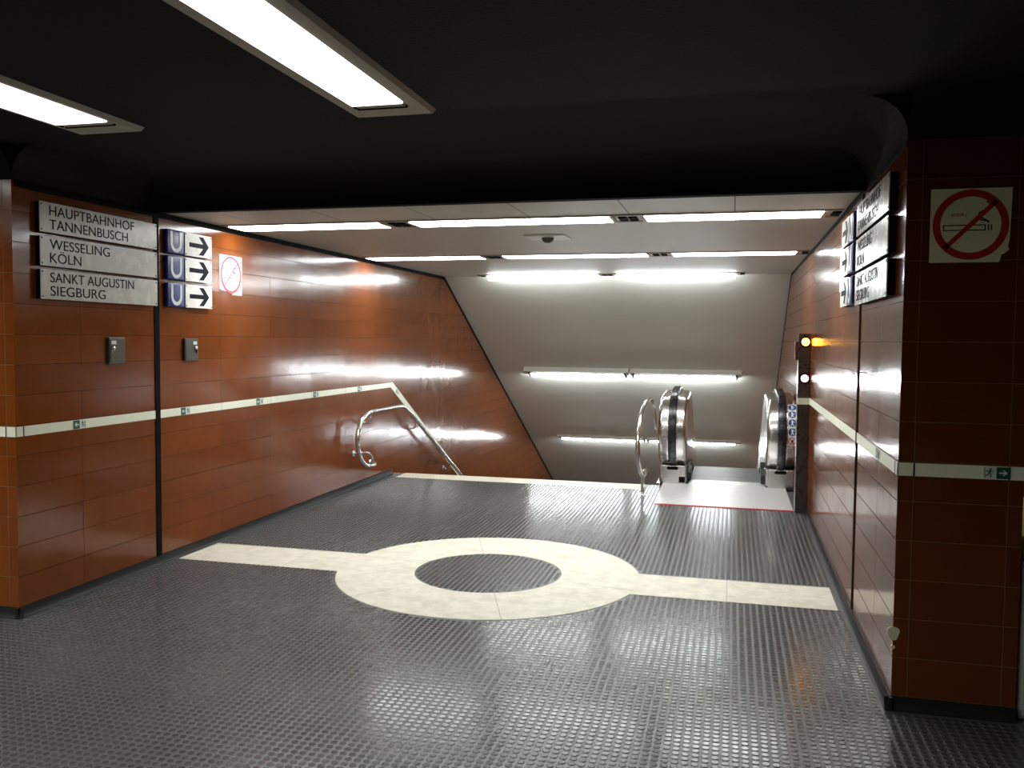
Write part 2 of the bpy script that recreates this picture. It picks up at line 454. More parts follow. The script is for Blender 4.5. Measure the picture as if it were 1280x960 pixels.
# cream strip on the walls
def strip_mat():
    t = NT('cream wall strip'); g, X, Y, Z = t.pos()
    n = t.noise(25, 4, g.outputs['Position'])
    f = t.math('FRACT', t.math('DIVIDE', t.math('SUBTRACT', Y, 5.506), .784)); d = t.math('MULTIPLY', t.math('MINIMUM', f, t.math('SUBTRACT', 1.0, f)), .784)
    sN = t.n('ShaderNodeSeparateXYZ'); t.link(g.outputs['Normal'], sN.inputs[0])
    d = t.math('ADD', d, t.math('GREATER_THAN', t.math('ABSOLUTE', sN.outputs[1]), .5))
    col = t.mix(n, rgb(.80, .81, .62), rgb(.88, .89, .70))
    col = t.mix(t.smooth(d, .0015, .004, .8, 0), col, rgb(.2, .19, .15))
    t.p(col=col, rough=.35)
    return t.m
M['strip'] = strip_mat()
ZB0, ZB1 = 1.0615, 1.120
ye = 15.5
band = [(YLF - .004, ZB0), (9.925, ZB0), (ye, ZB0 - SB * (ye - 9.925)), (ye, ZB1 - SB * (ye - 9.985)), (9.985, ZB1), (YLF - .004, ZB1)]
b = MB(); b.prism(band, XL, XL + .004, 'x'); b.box(-9.5, XL + .004, YLF - .004, YLF, ZB0, ZB1)
struct(b.build('trim_5', M['strip']), 'cream safety strip along the left wall')
band = [(YRF - .004, ZB0)] + band[1:-1] + [(YRF - .004, ZB1)]
b = MB(); b.prism(band, XR - .004, XR, 'x'); b.box(XR - .004, XP, YRF - .004, YRF, ZB0, ZB1)
struct(b.build('trim_6', M['strip']), 'cream safety strip along the right wall and pillar')
b = MB()
b.box(XR + .062, XR + .068, YRF - .0055, YRF - .003, ZB0, ZB1); b.box(XL - .068, XL - .062, YLF - .0055, YLF - .003, ZB0, ZB1)
b.box(XL + .003, XL + .0055, YLF + .050, YLF + .056, ZB0, ZB1); b.box(XR - .0055, XR - .003, YRF + .05, YRF + .056, ZB0, ZB1)
b.box(XR + .445, XR + .449, YRF - .0055, YRF - .003, ZB0, ZB1)
struct(b.build('trim_7', M['black']), 'dark joints in the cream safety strip')
# coved rubber skirting
def cove(name, p0, p1, nrm, label, hgt=.060, dep=.030):
    """p0->p1 along the wall, nrm points into the room."""
    prof = [(0, 0), (0, hgt), (.012, hgt)] + [(.012 + (dep - .012) * (1 - math.cos(a)), hgt - (hgt - .003) * math.sin(a)) for a in [PI / 2 * k / 7 for k in range(1, 8)]] + [(dep, 0)]
    b = MB(); rings = []
    for p in (p0, p1):
        rings.append([b.bm.verts.new((p[0] + nrm[0] * d, p[1] + nrm[1] * d, h)) for d, h in prof])
    n = len(prof)
    fs = [b.bm.faces.new((rings[0][k], rings[0][(k + 1) % n], rings[1][(k + 1) % n], rings[1][k])) for k in range(n)]
    fs += [b.bm.faces.new(rings[0][::-1]), b.bm.faces.new(rings[1])]
    bmesh.ops.recalc_face_normals(b.bm, faces=fs)
    return struct(b.build(name, M['cove'], sharp=40), label)
M['cove'] = simple('black rubber cove', (.009, .009, .009), .55, spec=.3, var=.3, scale=30)
cove('baseboard_left', (XL, YLF - .03), (XL, 9.95), (1, 0), 'black rubber cove at the foot of the left wall')
cove('baseboard_right', (XR, YRF - .03), (XR, 8.77), (-1, 0), 'black rubber cove at the foot of the right wall')
cove('baseboard_front_left', (-9.5, YLF), (XL + .03, YLF), (0, -1), 'black rubber cove at the foot of the left pillar')
cove('baseboard_front_right', (XR - .03, YRF), (XP, YRF), (0, -1), 'black rubber cove at the foot of the right pillar')

# ceilings
b = MB(); b.prism([(5.40, ZC), (YS, ZC), (YE, slope_z(YE)), (27, slope_z(YE)), (27, slope_z(YE) + .3), (YE, slope_z(YE) + .3), (YS, ZC + .25), (5.40, ZC + .25)], XL - .26, XP, 'x')
def ceil_mat():
    t = NT('stairwell ceiling paint'); g, X, Y, Z = t.pos()
    n = t.noise(3.5, 4, g.outputs['Position'], .6)
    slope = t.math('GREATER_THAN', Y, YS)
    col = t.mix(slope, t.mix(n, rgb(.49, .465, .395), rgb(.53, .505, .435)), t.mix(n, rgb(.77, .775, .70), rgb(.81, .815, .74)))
    f = t.math('FRACT', t.math('DIVIDE', X, .724)); d = t.math('MULTIPLY', t.math('MINIMUM', f, t.math('SUBTRACT', 1.0, f)), .724)
    seam = t.math('MULTIPLY', t.smooth(d, .002, .006, 1, 0), t.math('LESS_THAN', Y, 6.26))
    d2 = t.math('ABSOLUTE', t.math('SUBTRACT', Y, YS))
    col = t.mix(seam, col, rgb(.05, .04, .03))
    t.p(col=col, rough=.5, spec=.35)
    return t.m
M['stair_ceiling'] = ceil_mat()
struct(b.build('ceiling_stairwell', M['stair_ceiling']), 'cream passage ceiling that slopes down over the stairs')
b = MB(); b.box(XL, XR, 26.7, 27, zb, 0)
struct(b.build('wall_back', M['slope_paint']), 'end wall at the foot of the stairs')

# hall ceiling with a rounded drop over the pillars and over the opening
b = MB()
RC = .19
def drop(p0, p1, nrm):
    rings = []
    prof = [(RC * (1 - math.sin(a)), ZH - RC * (1 - math.cos(a))) for a in [PI / 2 * k / 8 for k in range(9)]] + [(0.0, ZC - .004)]
    for p in (p0, p1):
        rings.append([b.bm.verts.new((p[0] + nrm[0] * d, p[1] + nrm[1] * d, h)) for d, h in prof])
    for k in range(len(prof) - 1):
        b.bm.faces.new((rings[0][k], rings[1][k], rings[1][k + 1], rings[0][k + 1])).smooth = True
drop((XL, YF - .06), (XR, YF - .06), (0, -1))
drop((XL, YLF), (XL, YF - .06), (1, 0)); drop((XR, YRF), (XR, YF - .06), (-1, 0))
drop((-9.5, YLF), (XL, YLF), (0, -1)); drop((XR, YRF), (XP, YRF), (0, -1))
b.quad((-9.5, -6, ZH), (6.5, -6, ZH), (6.5, YRF, ZH), (-9.5, YRF, ZH))
b.quad((XL, YRF, ZH), (XR, YRF, ZH), (XR, YF, ZH), (XL, YF, ZH))
b.quad((XP, YRF, ZH), (6.5, YRF, ZH), (6.5, 16, ZH), (XP, 16, ZH))
b.box(-9.5, 6.5, -6, 16, ZH + .01, ZH + .2)
struct(b.build('ceiling', M['dark_ceiling']), 'black sprayed ceiling of the hall')
b = MB(); b.box(XL, XR, 5.385, 5.462, ZC - .022, ZC + .004); b.box(XL, XR, 5.378, 5.386, ZC - .006, ZC + .012)
struct(b.build('trim_8', M['black']), 'black rail along the lower edge of the fascia')
# hall shell behind the camera and beyond the pillar
b = MB(); b.box(-9.8, -9.5, -6, YLF + .26, 0, ZH); struct(b.build('wall_hall_left', M['hall_wall']), 'hall side wall')
b = MB(); b.box(6.5, 6.8, -6, 16, 0, ZH); struct(b.build('wall_hall_right', M['hall_wall']), 'hall side wall')
b = MB(); b.box(-9.5, 6.5, -6.3, -6, 0, ZH); struct(b.build('wall_hall_rear', M['hall_wall']), 'hall rear wall')
b = MB(); b.box(XP, 6.5, 16, 16.3, 0, ZH); struct(b.build('wall_hall_far', M['hall_wall']), 'hall far wall')
# light wall standing beside the pillar
b = MB(); b.box(XP + .012, 1.62, YRF + .02, 9.0, 0, .70, .02)
plinth = struct(b.build('wall_side', M['terrazzo']), 'light terrazzo parapet seen past the pillar')
b = MB(); b.box(XP + .014, 1.60, YRF + .10, 9.0, .70, .80, .004); b.build('coping', M['yellow_paint'], plinth, 'yellow coping')

# ================================================================ LAMPS
# hall lamps set in the black ceiling
def hall_lamp(label, x_out0, x_out1, x_in0, x_in1, y0, y1o, y1i, gain=1.0, spread=132, group='lamps of the black hall ceiling'):
    cx = (x_out0 + x_out1) / 2
    t = thing('ceiling_lamp', label, 'lamp', (cx, y0, ZH), 0, group)
    zf = -.022
    def loop(a0, a1, b0, b1): return [(a0 - cx, b0 - y0), (a1 - cx, b0 - y0), (a1 - cx, b1 - y0), (a0 - cx, b1 - y0)]
    mb = MB()
    O = loop(x_out0, x_out1, y0, y1o); I = loop(x_in0, x_in1, y0 + .1, y1i)
    e = .012
    Ob = [(x + (e if x < 0 else -e), y + (e if y < .5 else -e)) for x, y in O]
    V = [[mb.bm.verts.new((x, y, z)) for x, y in L] for L, z in ((O, 0.0), (Ob, zf), (I, zf), (I, .03))]
    for a, c in zip(V, V[1:]):
        for k in range(4): mb.bm.faces.new((a[k], a[(k + 1) % 4], c[(k + 1) % 4], c[k]))
    mb.build('frame', M['lamp_frame'], t)
    # slot line and end plate
    mb = MB()
    mb.box(x_in0 - cx + .004, x_in0 - cx + .009, .12, y1i - y0 - .02, zf - .004, zf + .01)
    mb.box(x_in0 - cx + .01, x_in1 - cx - .01, y1i - y0 - .012, y1i - y0 - .004, zf - .006, zf + .01)
    mb.build('gasket', M['black'], t)
    mb = MB(); mb.box(x_in0 - cx + .02, x_in1 - cx - .015, y1i - y0 - .075, y1i - y0 - .012, zf - .001, zf + .02)
    mb.build('end_plate', M['lamp_frame'], t)
    mb = MB(); mb.box(x_in0 - cx + .006, x_in1 - cx - .006, .105, y1i - y0 - .07, zf - .006, zf + .02, .005)
    mb.build('diffuser', M['emit_hall'], t)
    la = bpy.data.lights.new('lamp_light', 'AREA'); la.shape = 'RECTANGLE'; la.size = x_in1 - x_in0 - .03; la.size_y = y1i - y0 - .2
    la.energy = gain * HALL_W * la.size * la.size_y; la.color = (.97, .985, .97); la.spread = math.radians(spread)
    lo = bpy.data.objects.new('lamp_light', la); C.objects.link(lo); lo.parent = t
    lo.location = ((x_in0 + x_in1) / 2 - cx, (y1i - y0 + .035) / 2, zf - .009)
    return t
hall_lamp('long lit ceiling lamp with beige frame, the larger of two on the black ceiling', -1.79, -1.385, -1.724, -1.46, .9, 3.99, 3.84)
hall_lamp('lit ceiling lamp cut by the photo edge, above the brown pillar with destination plates', -3.385, -2.995, -3.345, -3.03, .9, 4.01, 3.85, .2)
for k, x in enumerate((-4.98, -6.58, )):
    hall_lamp('lit ceiling lamp further along the hall, beyond the photo edge', x - .2, x + .2, x - .14, x + .14, .9, 4.0, 3.85, 2.0, 165)
for x, gn in ((-1.58, 1.2), (-3.19, 2.0), (-4.98, 9.0)):  # unseen lamps, power and spread raised to light the pillar front
    hall_lamp('unseen lit ceiling lamp behind the viewer in the hall', x - .2, x + .2, x - .14, x + .14, -3.3, -.2, -.35, gn, 176)

hall_lamp('unseen lit ceiling lamp added in the hall beyond the pillar', 2.6, 3.0, 2.66, 2.94, 5.0, 8.1, 7.95)  # unseen lamp added to brighten the parapet beside the pillar
# strip lamps across the passage ceiling
def strip_lamp(label, x0, x1, yc, ends=(.125, .125), w=.29, dep=.014, round_tube=False):
    L = x1 - x0; cx = (x0 + x1) / 2
    t = thing('strip_lamp', label, 'lamp', (cx, yc, ZC), 0, 'strip lamps across the passage ceiling')
    h = L / 2
    mb = MB()
    mb.box(-h - ends[0], h + ends[1], -.175, -.15, -.010, 0); mb.box(-h - ends[0], h + ends[1], .15, .175, -.010, 0)
    mb.box(-h - ends[0], h + ends[1], -.15, .15, -.004, 0)
    mb.build('housing', M['lamp_housing'], t)
    for s, en in ((-1, ends[0]), (1, ends[1])):
        if en < .05: continue
        mb = MB()
        a, c = sorted((s * h, s * (h + .03)))
        mb.box(a, c, -.13, .13, -.016, -.002, .003)
        mb.build('end_cap', M['lamp_housing'], t)
        mb = MB()
        a, c = sorted((s * (h + .06), s * (h + en - .006)))
        mb.box(a, c, -.09, -.075, -.015, -.004); mb.box(a, c, .05, .065, -.015, -.004); mb.box(a, c, -.075, .05, -.012, -.004)
        mb.build('socket', M['black'], t, 'dark socket')
    mb = MB()
    if round_tube: mb.tube([(-h, .0, -.048), (h, .0, -.048)], .019, 16)
    else: mb.prism([(-w / 2, 0), (w / 2, 0), (w / 2 - .008, -dep), (-w / 2 + .008, -dep)], -h, h, 'x', .002, 1)
    mb.build('diffuser', M['emit_end_row' if round_tube else 'emit_row'], t)
    if not round_tube:
        la = bpy.data.lights.new('strip_light', 'AREA'); la.shape = 'RECTANGLE'; la.size = L - .03; la.size_y = w - .06
        la.energy = ROW_W * L; la.color = (.95, .985, .985); la.spread = math.radians(125)
        lo = bpy.data.objects.new('strip_light', la); C.objects.link(lo); lo.parent = t; lo.location = (0, 0, -dep - .003)
    return t
RW = ('first', 'second', 'third')
for r, (yc, spans) in enumerate(((6.42, ((-3.93, -2.645), (-2.395, -.875), (-.622, .585))), (9.13, ((-3.925, -2.628), (-2.376, -.866), (-.604, .594))),
                                 (11.82, ((-3.317, -1.776), (-1.523, .021))))):
    for k, (x0, x1) in enumerate(spans):
        if r < 2:
            where = ('end beside the handrail wall', 'middle of three', 'end beside the signal post')[k]
        else:
            where = ('half on the handrail side', 'half on the escalator side')[k]
        strip_lamp(f'white strip lamp in the {RW[r]} row across the passage ceiling, {where}', x0, x1, yc,
                   (.05 if (k == 0 and r < 2) else .125, .125), round_tube=(r == 2))

# tube fixtures mounted on the sloping ceiling
nrm = Vector((0, -SL, -1.0)).normalized()       # out of the slope, into the stairwell
dn = Vector((0, 1.0, -SL)).normalized()         # down the slope
def tube_lamp(label, x0, x1, y, tube0, tube1, big):
    p = Vector(((x0 + x1) / 2, y, slope_z(y)))
    t = thing('tube_lamp', label, 'lamp', p, 0, 'tube lamps on the sloping ceiling')
    # local frame: x stays, local y = down the slope, local z = -nrm
    t.rotation_euler = (math.atan2(-SL, 1.0), 0, 0)
    h = (x1 - x0) / 2; c = (x0 + x1) / 2
    hh = .085 if big else .055; ww = .11 if big else .05
    mb = MB(); mb.box(-h, h, -.065 if big else -.055, .040 if big else .0, -hh, 0, .006)
    mb.build('housing', M['white_metal' if big else 'lamp_housing'], t)
    zt = -.078 if big else -.045; yt = .080 if big else .03
    mb = MB(); mb.tube([(tube0 - c, yt, zt), (tube1 - c, yt, zt)], .024 if big else .02, 14)
    mb.build('tube', M['emit_tube'], t)
    for q, s in ((tube0 - c, -1), (tube1 - c, 1)):
        mb = MB(); a, d = sorted((q, q + s * .035)); mb.box(a, d, -.05 if big else -.01, yt + .025, zt - .02, -.004, .004)
        mb.build('socket', M['box_metal'], t)
    return t
tube_lamp('lit tube under a white housing, upper pair on the sloping ceiling, handrail side', -3.46, -1.66, 14.64, -3.34, -1.74, True)
tube_lamp('lit tube under a white housing, upper pair on the sloping ceiling, escalator side', -1.64, .165, 14.64, -1.565, .065, True)
tube_lamp('thin lit tube lowest on the sloping ceiling, handrail side', -3.42, -1.66, 17.44, -3.32, -1.68, False)
tube_lamp('thin lit tube lowest on the sloping ceiling, seen behind the steel newel', -1.60, .20, 17.44, -1.55, .10, False)

# detector plate on the passage ceiling
t = thing('ceiling_detector', 'square white detector plate with small dome on the passage ceiling', 'detector', (-1.565, 7.46, ZC))
mb = MB(); mb.box(-.18, .18, -.17, .17, -.012, 0, .004); mb.build('plate', M['white_metal'], t)
mb = MB(); mb.lathe([(.055, -.012), (.05, -.03), (.034, -.048), (.012, -.055)], 0, 0, 0, 'z'); mb.build('dome', M['box_metal'], t, 'grey dome')

# ================================================================ SIGNS
def place_left(y, z=0.0): return (XL, y, z), PI / 2
def place_right(y, z=0.0): return (XR, y, z), -PI / 2
def place_front(x, z=0.0): return (x, YRF, z), 0.0
# local: x right for the reader, z up, -y out of the wall
PW, PH = 1.083, .180
def destination_plate(label, loc, rz, lines, group):
    t = thing('destination_sign', label, 'sign', loc, rz, group)
    mb = MB(); mb.box(.004, PW - .004, -.034, 0, -PH / 2 + .004, PH / 2 - .004, .002, 1); mb.build('mounting_box', M['black'], t)
    mb = MB(); mb.box(0, PW, -.039, -.033, -PH / 2, PH / 2, .0022, 2); mb.build('face_plate', M['plate'], t)
    mb = MB()
    for s, zz, w in zip(lines[0::2], (.013, -.068), lines[1::2]):
        text_into(mb, s, .075, zz, w, .058, -.0388)
    mb.build('lettering', M['letter'], t)
    for sx in (.014, PW - .014):
        for sz in (-PH / 2 + .016, PH / 2 - .016):
            mb = MB(); mb.lathe([(.0065, 0), (.005, -.002)], sx, -.0388, sz, 'y', 12); mb.build('screw', M['screw'], t)
    return t
ZR = (2.357, 2.1575, 1.9595)
TXT = (('HAUPTBAHNHOF', .765, 'TANNENBUSCH', .70), ('WESSELING', .52, 'KÖLN', .26), ('SANKT AUGUSTIN', .755, 'SIEGBURG', .475))
LBL = ('topmost', 'middle', 'lowest')
WHAT = ('reading HAUPTBAHNHOF TANNENBUSCH', 'reading WESSELING KÖLN', 'reading SANKT AUGUSTIN SIEGBURG')
for k in range(3):
    loc, rz = place_left(4.357, ZR[k])
    destination_plate(f'long white destination plate {WHAT[k]} on the wall beside the black joint', loc, rz, TXT[k], 'destination plates beside the black joint')
    loc, rz = place_right(5.475, ZR[k])
    destination_plate(f'{LBL[k]} of three obliquely seen white destination plates on the wall behind the pillar', loc, rz, TXT[k], 'destination plates behind the pillar')

def metro_sign(label, loc, rz, group):
    t = thing('underground_sign', label, 'sign', loc, rz, group)
    w, h, d = .205, .176, .036
    mb = MB(); mb.box(0, w, -d, 0, -h / 2, h / 2, .012, 3); mb.build('box', M['blue'], t, sharp=50)
    r = .054; cx = w * .5; zc = -.010
    path = [(cx - r, .074)] + [(cx - r, .074 - .084 * k / 4) for k in range(1, 4)] + [(cx + r * math.cos(a), zc + r * math.sin(a)) for a in [PI + PI * k / 16 for k in range(17)]] + [(cx + r, .074 - .084 * k / 4) for k in (3, 2, 1)] + [(cx + r, .074)]
    mb = MB(); mb.strip(path, .026, -d - .0025, -d + .002, 'y'); mb.build('letter', M['u_white'], t, 'white letter U')
    return t
def arrow_sign(label, loc, rz, group, flip=False):
    t = thing('arrow_sign', label, 'sign', loc, rz, group)
    w, h, d = .345, .174, .036
    mb = MB(); mb.box(.003, w - .003, -d + .005, 0, -h / 2 + .003, h / 2 - .003); mb.build('mounting_box', M['black'], t)
    mb = MB(); mb.box(0, w, -d, -d + .006, -h / 2, h / 2, .0022, 2); mb.build('face_plate', M['arrow_plate_lit'], t)
    f = (lambda u: (1 - u) * w) if flip else (lambda u: u * w)
    q = lambda pts: [(f(u), (v - .5) * h) for u, v in pts]
    mb = MB(); mb.prism(q([(.50, .90), (.67, .90), (.88, .5), (.67, .10), (.50, .10), (.67, .405), (.15, .405), (.15, .595), (.67, .595)]), -d - .0015, -d + .001, 'y')
    mb.build('arrow', M['arrow'], t)
    for sx in (.012, w - .012):
        for sz in (-h / 2 + .013, h / 2 - .013):
            mb = MB(); mb.lathe([(.006, 0), (.0045, -.002)], sx, -d, sz, 'y', 10); mb.build('screw', M['screw'], t)
    return t
ZA = (2.347, 2.157, 1.959)
for k in range(3):
    loc, rz = place_left(5.562, ZA[k])
    metro_sign(f'blue underground sign with white U, {LBL[k]} of three beside the black joint', loc, rz, 'blue U signs beside the black joint')
    loc, rz = place_left(5.775, ZA[k])
    arrow_sign(f'white plate with black arrow, {LBL[k]} of three between blue U signs and no smoking sticker', loc, rz, 'arrow plates beside the blue U signs')
    loc, rz = place_right(5.855, ZA[k] + .012)
    metro_sign(f'blue underground sign seen edge-on behind the pillar, {LBL[k]} of three', loc, rz, 'blue U signs behind the pillar')
    loc, rz = place_right(6.205, ZA[k] + .012)
    arrow_sign(f'white arrow plate seen obliquely on the wall behind the pillar, {LBL[k]} of three', loc, rz, 'arrow plates behind the pillar')

def no_smoking(label, loc, rz, w, h, torn, backing, red, pale, scribble, group='no smoking stickers'):
    t = thing('no_smoking_sticker', label, 'sticker', loc, rz)
    mb = MB(); mb.prism([(x * w, z * h) for x, z in torn], -.002, 0, 'y'); mb.build('backing', backing, t)
    cx, cz = w * .5, h * .51; R = min(w, h) * .475
    r1, r0 = R, R * (.80 if not pale else .87)
    mb = MB()
    mb.band(circle(cx, cz, r1, 56), circle(cx, cz, r0, 56), -.0030, -.0018, 'y')
    d = R * .93 / math.sqrt(2)
    mb.strip([(cx - d, cz - d), (cx + d, cz + d)], R * (.13 if not pale else .06), -.0030, -.0018, 'y')
    mb.build('prohibition_ring', red, t)
    mb = MB(); k = R
    ox, oz = cx - .72 * k, cz - .17 * k
    L, H, s = 1.12 * k, .17 * k, .028 * k
    mb.band([(ox, oz), (ox + L, oz), (ox + L, oz + H), (ox, oz + H)], [(ox + s, oz + s), (ox + L - s, oz + s), (ox + L - s, oz + H - s), (ox + s, oz + H - s)], -.0026, -.0018, 'y')
    for q in (1, 2):
        mb.box(ox + L + q * .075 * k - .02 * k, ox + L + q * .075 * k + .012 * k, -.0026, -.0018, oz, oz + H)
    e = (ox + L + .06 * k, oz + H * 1.25)
    for off in (0, .09 * k):
        path = bez(e, (e[0] + .06 * k, e[1] + .12 * k), (e[0] - .34 * k, e[1] + .02 * k + off), (e[0] - .24 * k, e[1] + .20 * k + off), 8)
        path += bez(path[-1], (e[0] - .1 * k, e[1] + .34 * k + off), (e[0] + .22 * k, e[1] + .40 * k), (e[0] - .05 * k, e[1] + .62 * k), 8)[1:]
        mb.strip(path, .035 * k, -.0026, -.0018, 'y')
    mb.build('cigarette_symbol', M['letter'], t)
    if scribble:
        mb = MB(); pts = []
        for q in range(15):
            pts.append((cx - .50 * k + q * .022 * k, cz + .29 * k + (.055 if q % 2 else -.055) * k * (1 - .35 * abs(q - 7) / 7)))
        mb.strip(pts, .035 * k, -.0026, -.0018, 'y')
        mb.strip([(cx - .14 * k, cz + .30 * k), (cx - .12 * k, cz + .27 * k), (cx - .13 * k, cz + .22 * k)], .02 * k, -.0026, -.0018, 'y')
        mb.build('scribble', M['red'], t, 'dark red scribble')
    return t
loc, rz = place_left(6.279, 2.0)
no_smoking('white no smoking sticker with torn lower corner beside the arrow plates', loc, rz, .330, .320,
           [(0, .13), (0, 1), (1, 1), (1, 0), (.56, 0), (.54, .07), (.40, .12), (.27, .085), (.13, .10)], M['sticker_white'], M['pink'], True, False)
loc, rz = place_right(6.565, 2.005)
no_smoking('narrow-looking no smoking sticker seen obliquely beyond the arrow plates on the pillar wall', loc, rz, .330, .310,
           [(0, 0), (0, 1), (1, 1), (1, 0)], M['sticker_white'], M['pink'], True, False)
loc, rz = place_front(.829, 2.003)
no_smoking('yellowed no smoking sticker with bold red ring on the front of the dark pillar', loc, rz, .321, .318,
           [(0, 0), (0, 1), (1, 1), (.985, .33), (.965, .20), (.985, .17), (.93, .12), (.89, .10), (.88, .04), (.86, 0)], M['sticker_yellow'], M['red'], False, True)

def exit_sticker(label, loc, rz, arrow_right, w=.108, h=.0535, tilt=0.0):
    t = thing('exit_sticker', label, 'sticker', loc, rz, 'green exit stickers on the cream strip')
    if tilt: t.rotation_euler = (0, tilt, rz)
    y0, y1 = -.0065, -.0035
    m = w / 2
    gx0, gx1 = (m, w) if arrow_right else (0, m)
    mx0 = 0 if arrow_right else m
    mb = MB(); mb.box(gx0, gx1, y0, y1, -h / 2, h / 2); mb.build('arrow_panel', M['green'], t)
    s = 1 if arrow_right else -1; cx = (gx0 + gx1) / 2; k = h * .36
    mb = MB()
    mb.prism([(cx + s * a * k, c * k) for a, c in [(-.95, .17), (.25, .17), (-.22, .68), (.12, .68), (.95, 0), (.12, -.68), (-.22, -.68), (.25, -.17), (-.95, -.17)]], y0 - .001, y0 + .0005, 'y')
    mb.build('arrow', M['white_pic'], t)
    mb = MB(); mb.box(mx0, mx0 + m, y0, y1, -h / 2, h / 2); mb.build('figure_panel', M['white_pic'], t)
    mx = mx0 + m / 2; u = h / 2 * .9; f = lambda a, c: (mx + s * a * u, c * u)
    mb = MB(); Y0, Y1 = y0 - .001, y0 + .0005
    hc = f(.20, .72); mb.prism(circle(hc[0], hc[1], .17 * u, 12), Y0, Y1, 'y')
    mb.strip([f(.12, .50), f(-.10, -.02)], .30 * u, Y0, Y1, 'y')
    mb.strip([f(-.10, 0), f(.30, -.28), f(.16, -.80)], .19 * u, Y0, Y1, 'y')
    mb.strip([f(-.10, 0), f(-.24, -.42), f(-.70, -.50)], .19 * u, Y0, Y1, 'y')
    mb.strip([f(.12, .45), f(.42, .22), f(.66, .36)], .13 * u, Y0, Y1, 'y')
    mb.strip([f(.08, .45), f(-.40, .40), f(-.52, .08)], .13 * u, Y0, Y1, 'y')
    mb.strip([f(-.85, .95), f(-.85, -.95)], .12 * u, Y0, Y1, 'y')
    mb.build('running_figure', M['green'], t)
    return t
zc = (ZB0 + ZB1) / 2
for y, lab in ((4.64, 'green exit sticker on the cream strip below the long destination plates'),
               (5.75, 'green exit sticker on the cream strip just past the black joint, below the arrow plates'),
               (6.825, 'green exit sticker on the handrail wall, third along the cream strip from the pillar'),
               (7.893, 'green exit sticker on the handrail wall, fourth along the cream strip from the pillar'),
               (8.955, 'small green exit sticker on the level cream strip, last before it slopes down')):
    loc, rz = place_left(y, zc); exit_sticker(lab, loc, rz, False)
a = math.atan(SB)
exit_sticker('tiny green exit sticker on the sloping part of the cream strip above the handrail', (XL, 10.10, zc - SB * .15 + .004), PI / 2, False, .09, .045, tilt=a)
loc, rz = place_right(4.76, zc); exit_sticker('green exit sticker seen obliquely on the strip of the wall behind the pillar', loc, rz, False)
loc, rz = place_front(1.071, zc + .0005); exit_sticker('green exit sticker with white arrow on the front of the dark pillar', loc, rz, True, .110, .051)

# metal wall boxes
def wall_box(label, y, w, h, zc, far):
    loc, rz = place_left(y, zc); t = thing('switch_box', label, 'box', loc, rz, 'metal boxes on the handrail wall')
    mb = MB(); mb.box(0, w, -.022, 0, -h / 2, h / 2, .003, 2); mb.build('casing', M['box_metal'], t)
    mb = MB(); mb.box(.010, w - .010, -.0245, -.021, -h / 2 + .012, h / 2 - .012, .001, 1); mb.build('door', M['box_metal'], t)
    lx = w * .60 if far else w * .12
    mb = MB(); mb.box(lx, lx + .045, -.0262, -.024, h / 2 - .045, h / 2 - .022); mb.build('paper_label', M['sticker_white'], t, 'white label')
    kx = w * .80 if far else w * .24
    mb = MB(); mb.lathe([(.014, 0), (.014, -.006), (.010, -.010)], kx, -.024, h / 2 - .072, 'y', 20); mb.lathe([(.004, 0), (.004, -.0035)], kx, -.0335, h / 2 - .072, 'y', 8); mb.build('lock', M['steel'], t)
    if far:
        mb = MB(); mb.prism([(kx - .008, h / 2 - .08), (kx + .012, h / 2 - .08), (kx + .004, h / 2 - .115), (kx - .006, h / 2 - .10)], -.030, -.0265, 'y'); mb.build('key_tag', M['black'], t)
    else:
        mb = MB(); mb.box(w * .12, w * .2, -.0262, -.024, -.012, .004); mb.build('indicator', M['steel'], t)
    return t
wall_box('grey metal switch box below the destination plates', 4.956, .156, .177, 1.555, False)
wall_box('small grey metal box with key lock below the arrow plates', 5.782, .168, .168, 1.555, True)

# ================================================================ HANDRAILS
XH = -3.90
t = thing('handrail', 'polished steel handrail with looped end on the wall beside the stairs', 'handrail', (XL, 9.0, 0))
def hp(y, z, x=XH): return (x - XL, y - 9.0, z)
slope_pts = [(10.42, .665), (11.2, .258), (12.4, -.355), (13.8, -1.07), (15.2, -1.79)]
path = [hp(9.30, .225, XL + .012), hp(9.26, .228, -3.945), hp(9.14, .226), hp(8.97, .240), hp(8.83, .305), hp(8.735, .42), hp(8.70, .56), hp(8.775, .722), hp(8.90, .80), hp(9.06, .833), hp(9.45, .836), hp(9.90, .834), hp(10.08, .815), hp(10.20, .765)] + [hp(*q) for q in slope_pts]
mb = MB(); mb.tube(smooth_path(path, 8), .0235, 16); mb.build('rail', M['steel_tube'], t)
for y, z in ((9.04, .79), (10.5, .59), (11.9, -.13), (13.2, -.80)):
    mb = MB()
    mb.tube(smooth_path([hp(y, z + .03), hp(y + .01, z - .045, XH - .005), hp(y + .03, z - .085, XH - .05), hp(y + .03, z - .075, XL + .012)], 6), .011, 10)
    mb.lathe([(.036, .0), (.036, .007), (.028, .010)], 0, y + .03 - 9.0, z - .075, 'x', 18)
    mb.build('bracket', M['steel_tube'], t)
mb = MB()
mb.tube(smooth_path([hp(8.84, .385, XL + .01), hp(8.86, .392, -3.95), hp(8.97, .385), hp(9.09, .325), hp(9.15, .232)], 6), .012, 10)
mb.lathe([(.036, .0), (.036, .008), (.028, .012)], 0, 8.84 - 9.0, .385, 'x', 18); mb.lathe([(.036, .0), (.036, .008), (.028, .012)], 0, 9.30 - 9.0, .225, 'x', 18)
mb.build('end_bracket', M['steel_tube'], t)

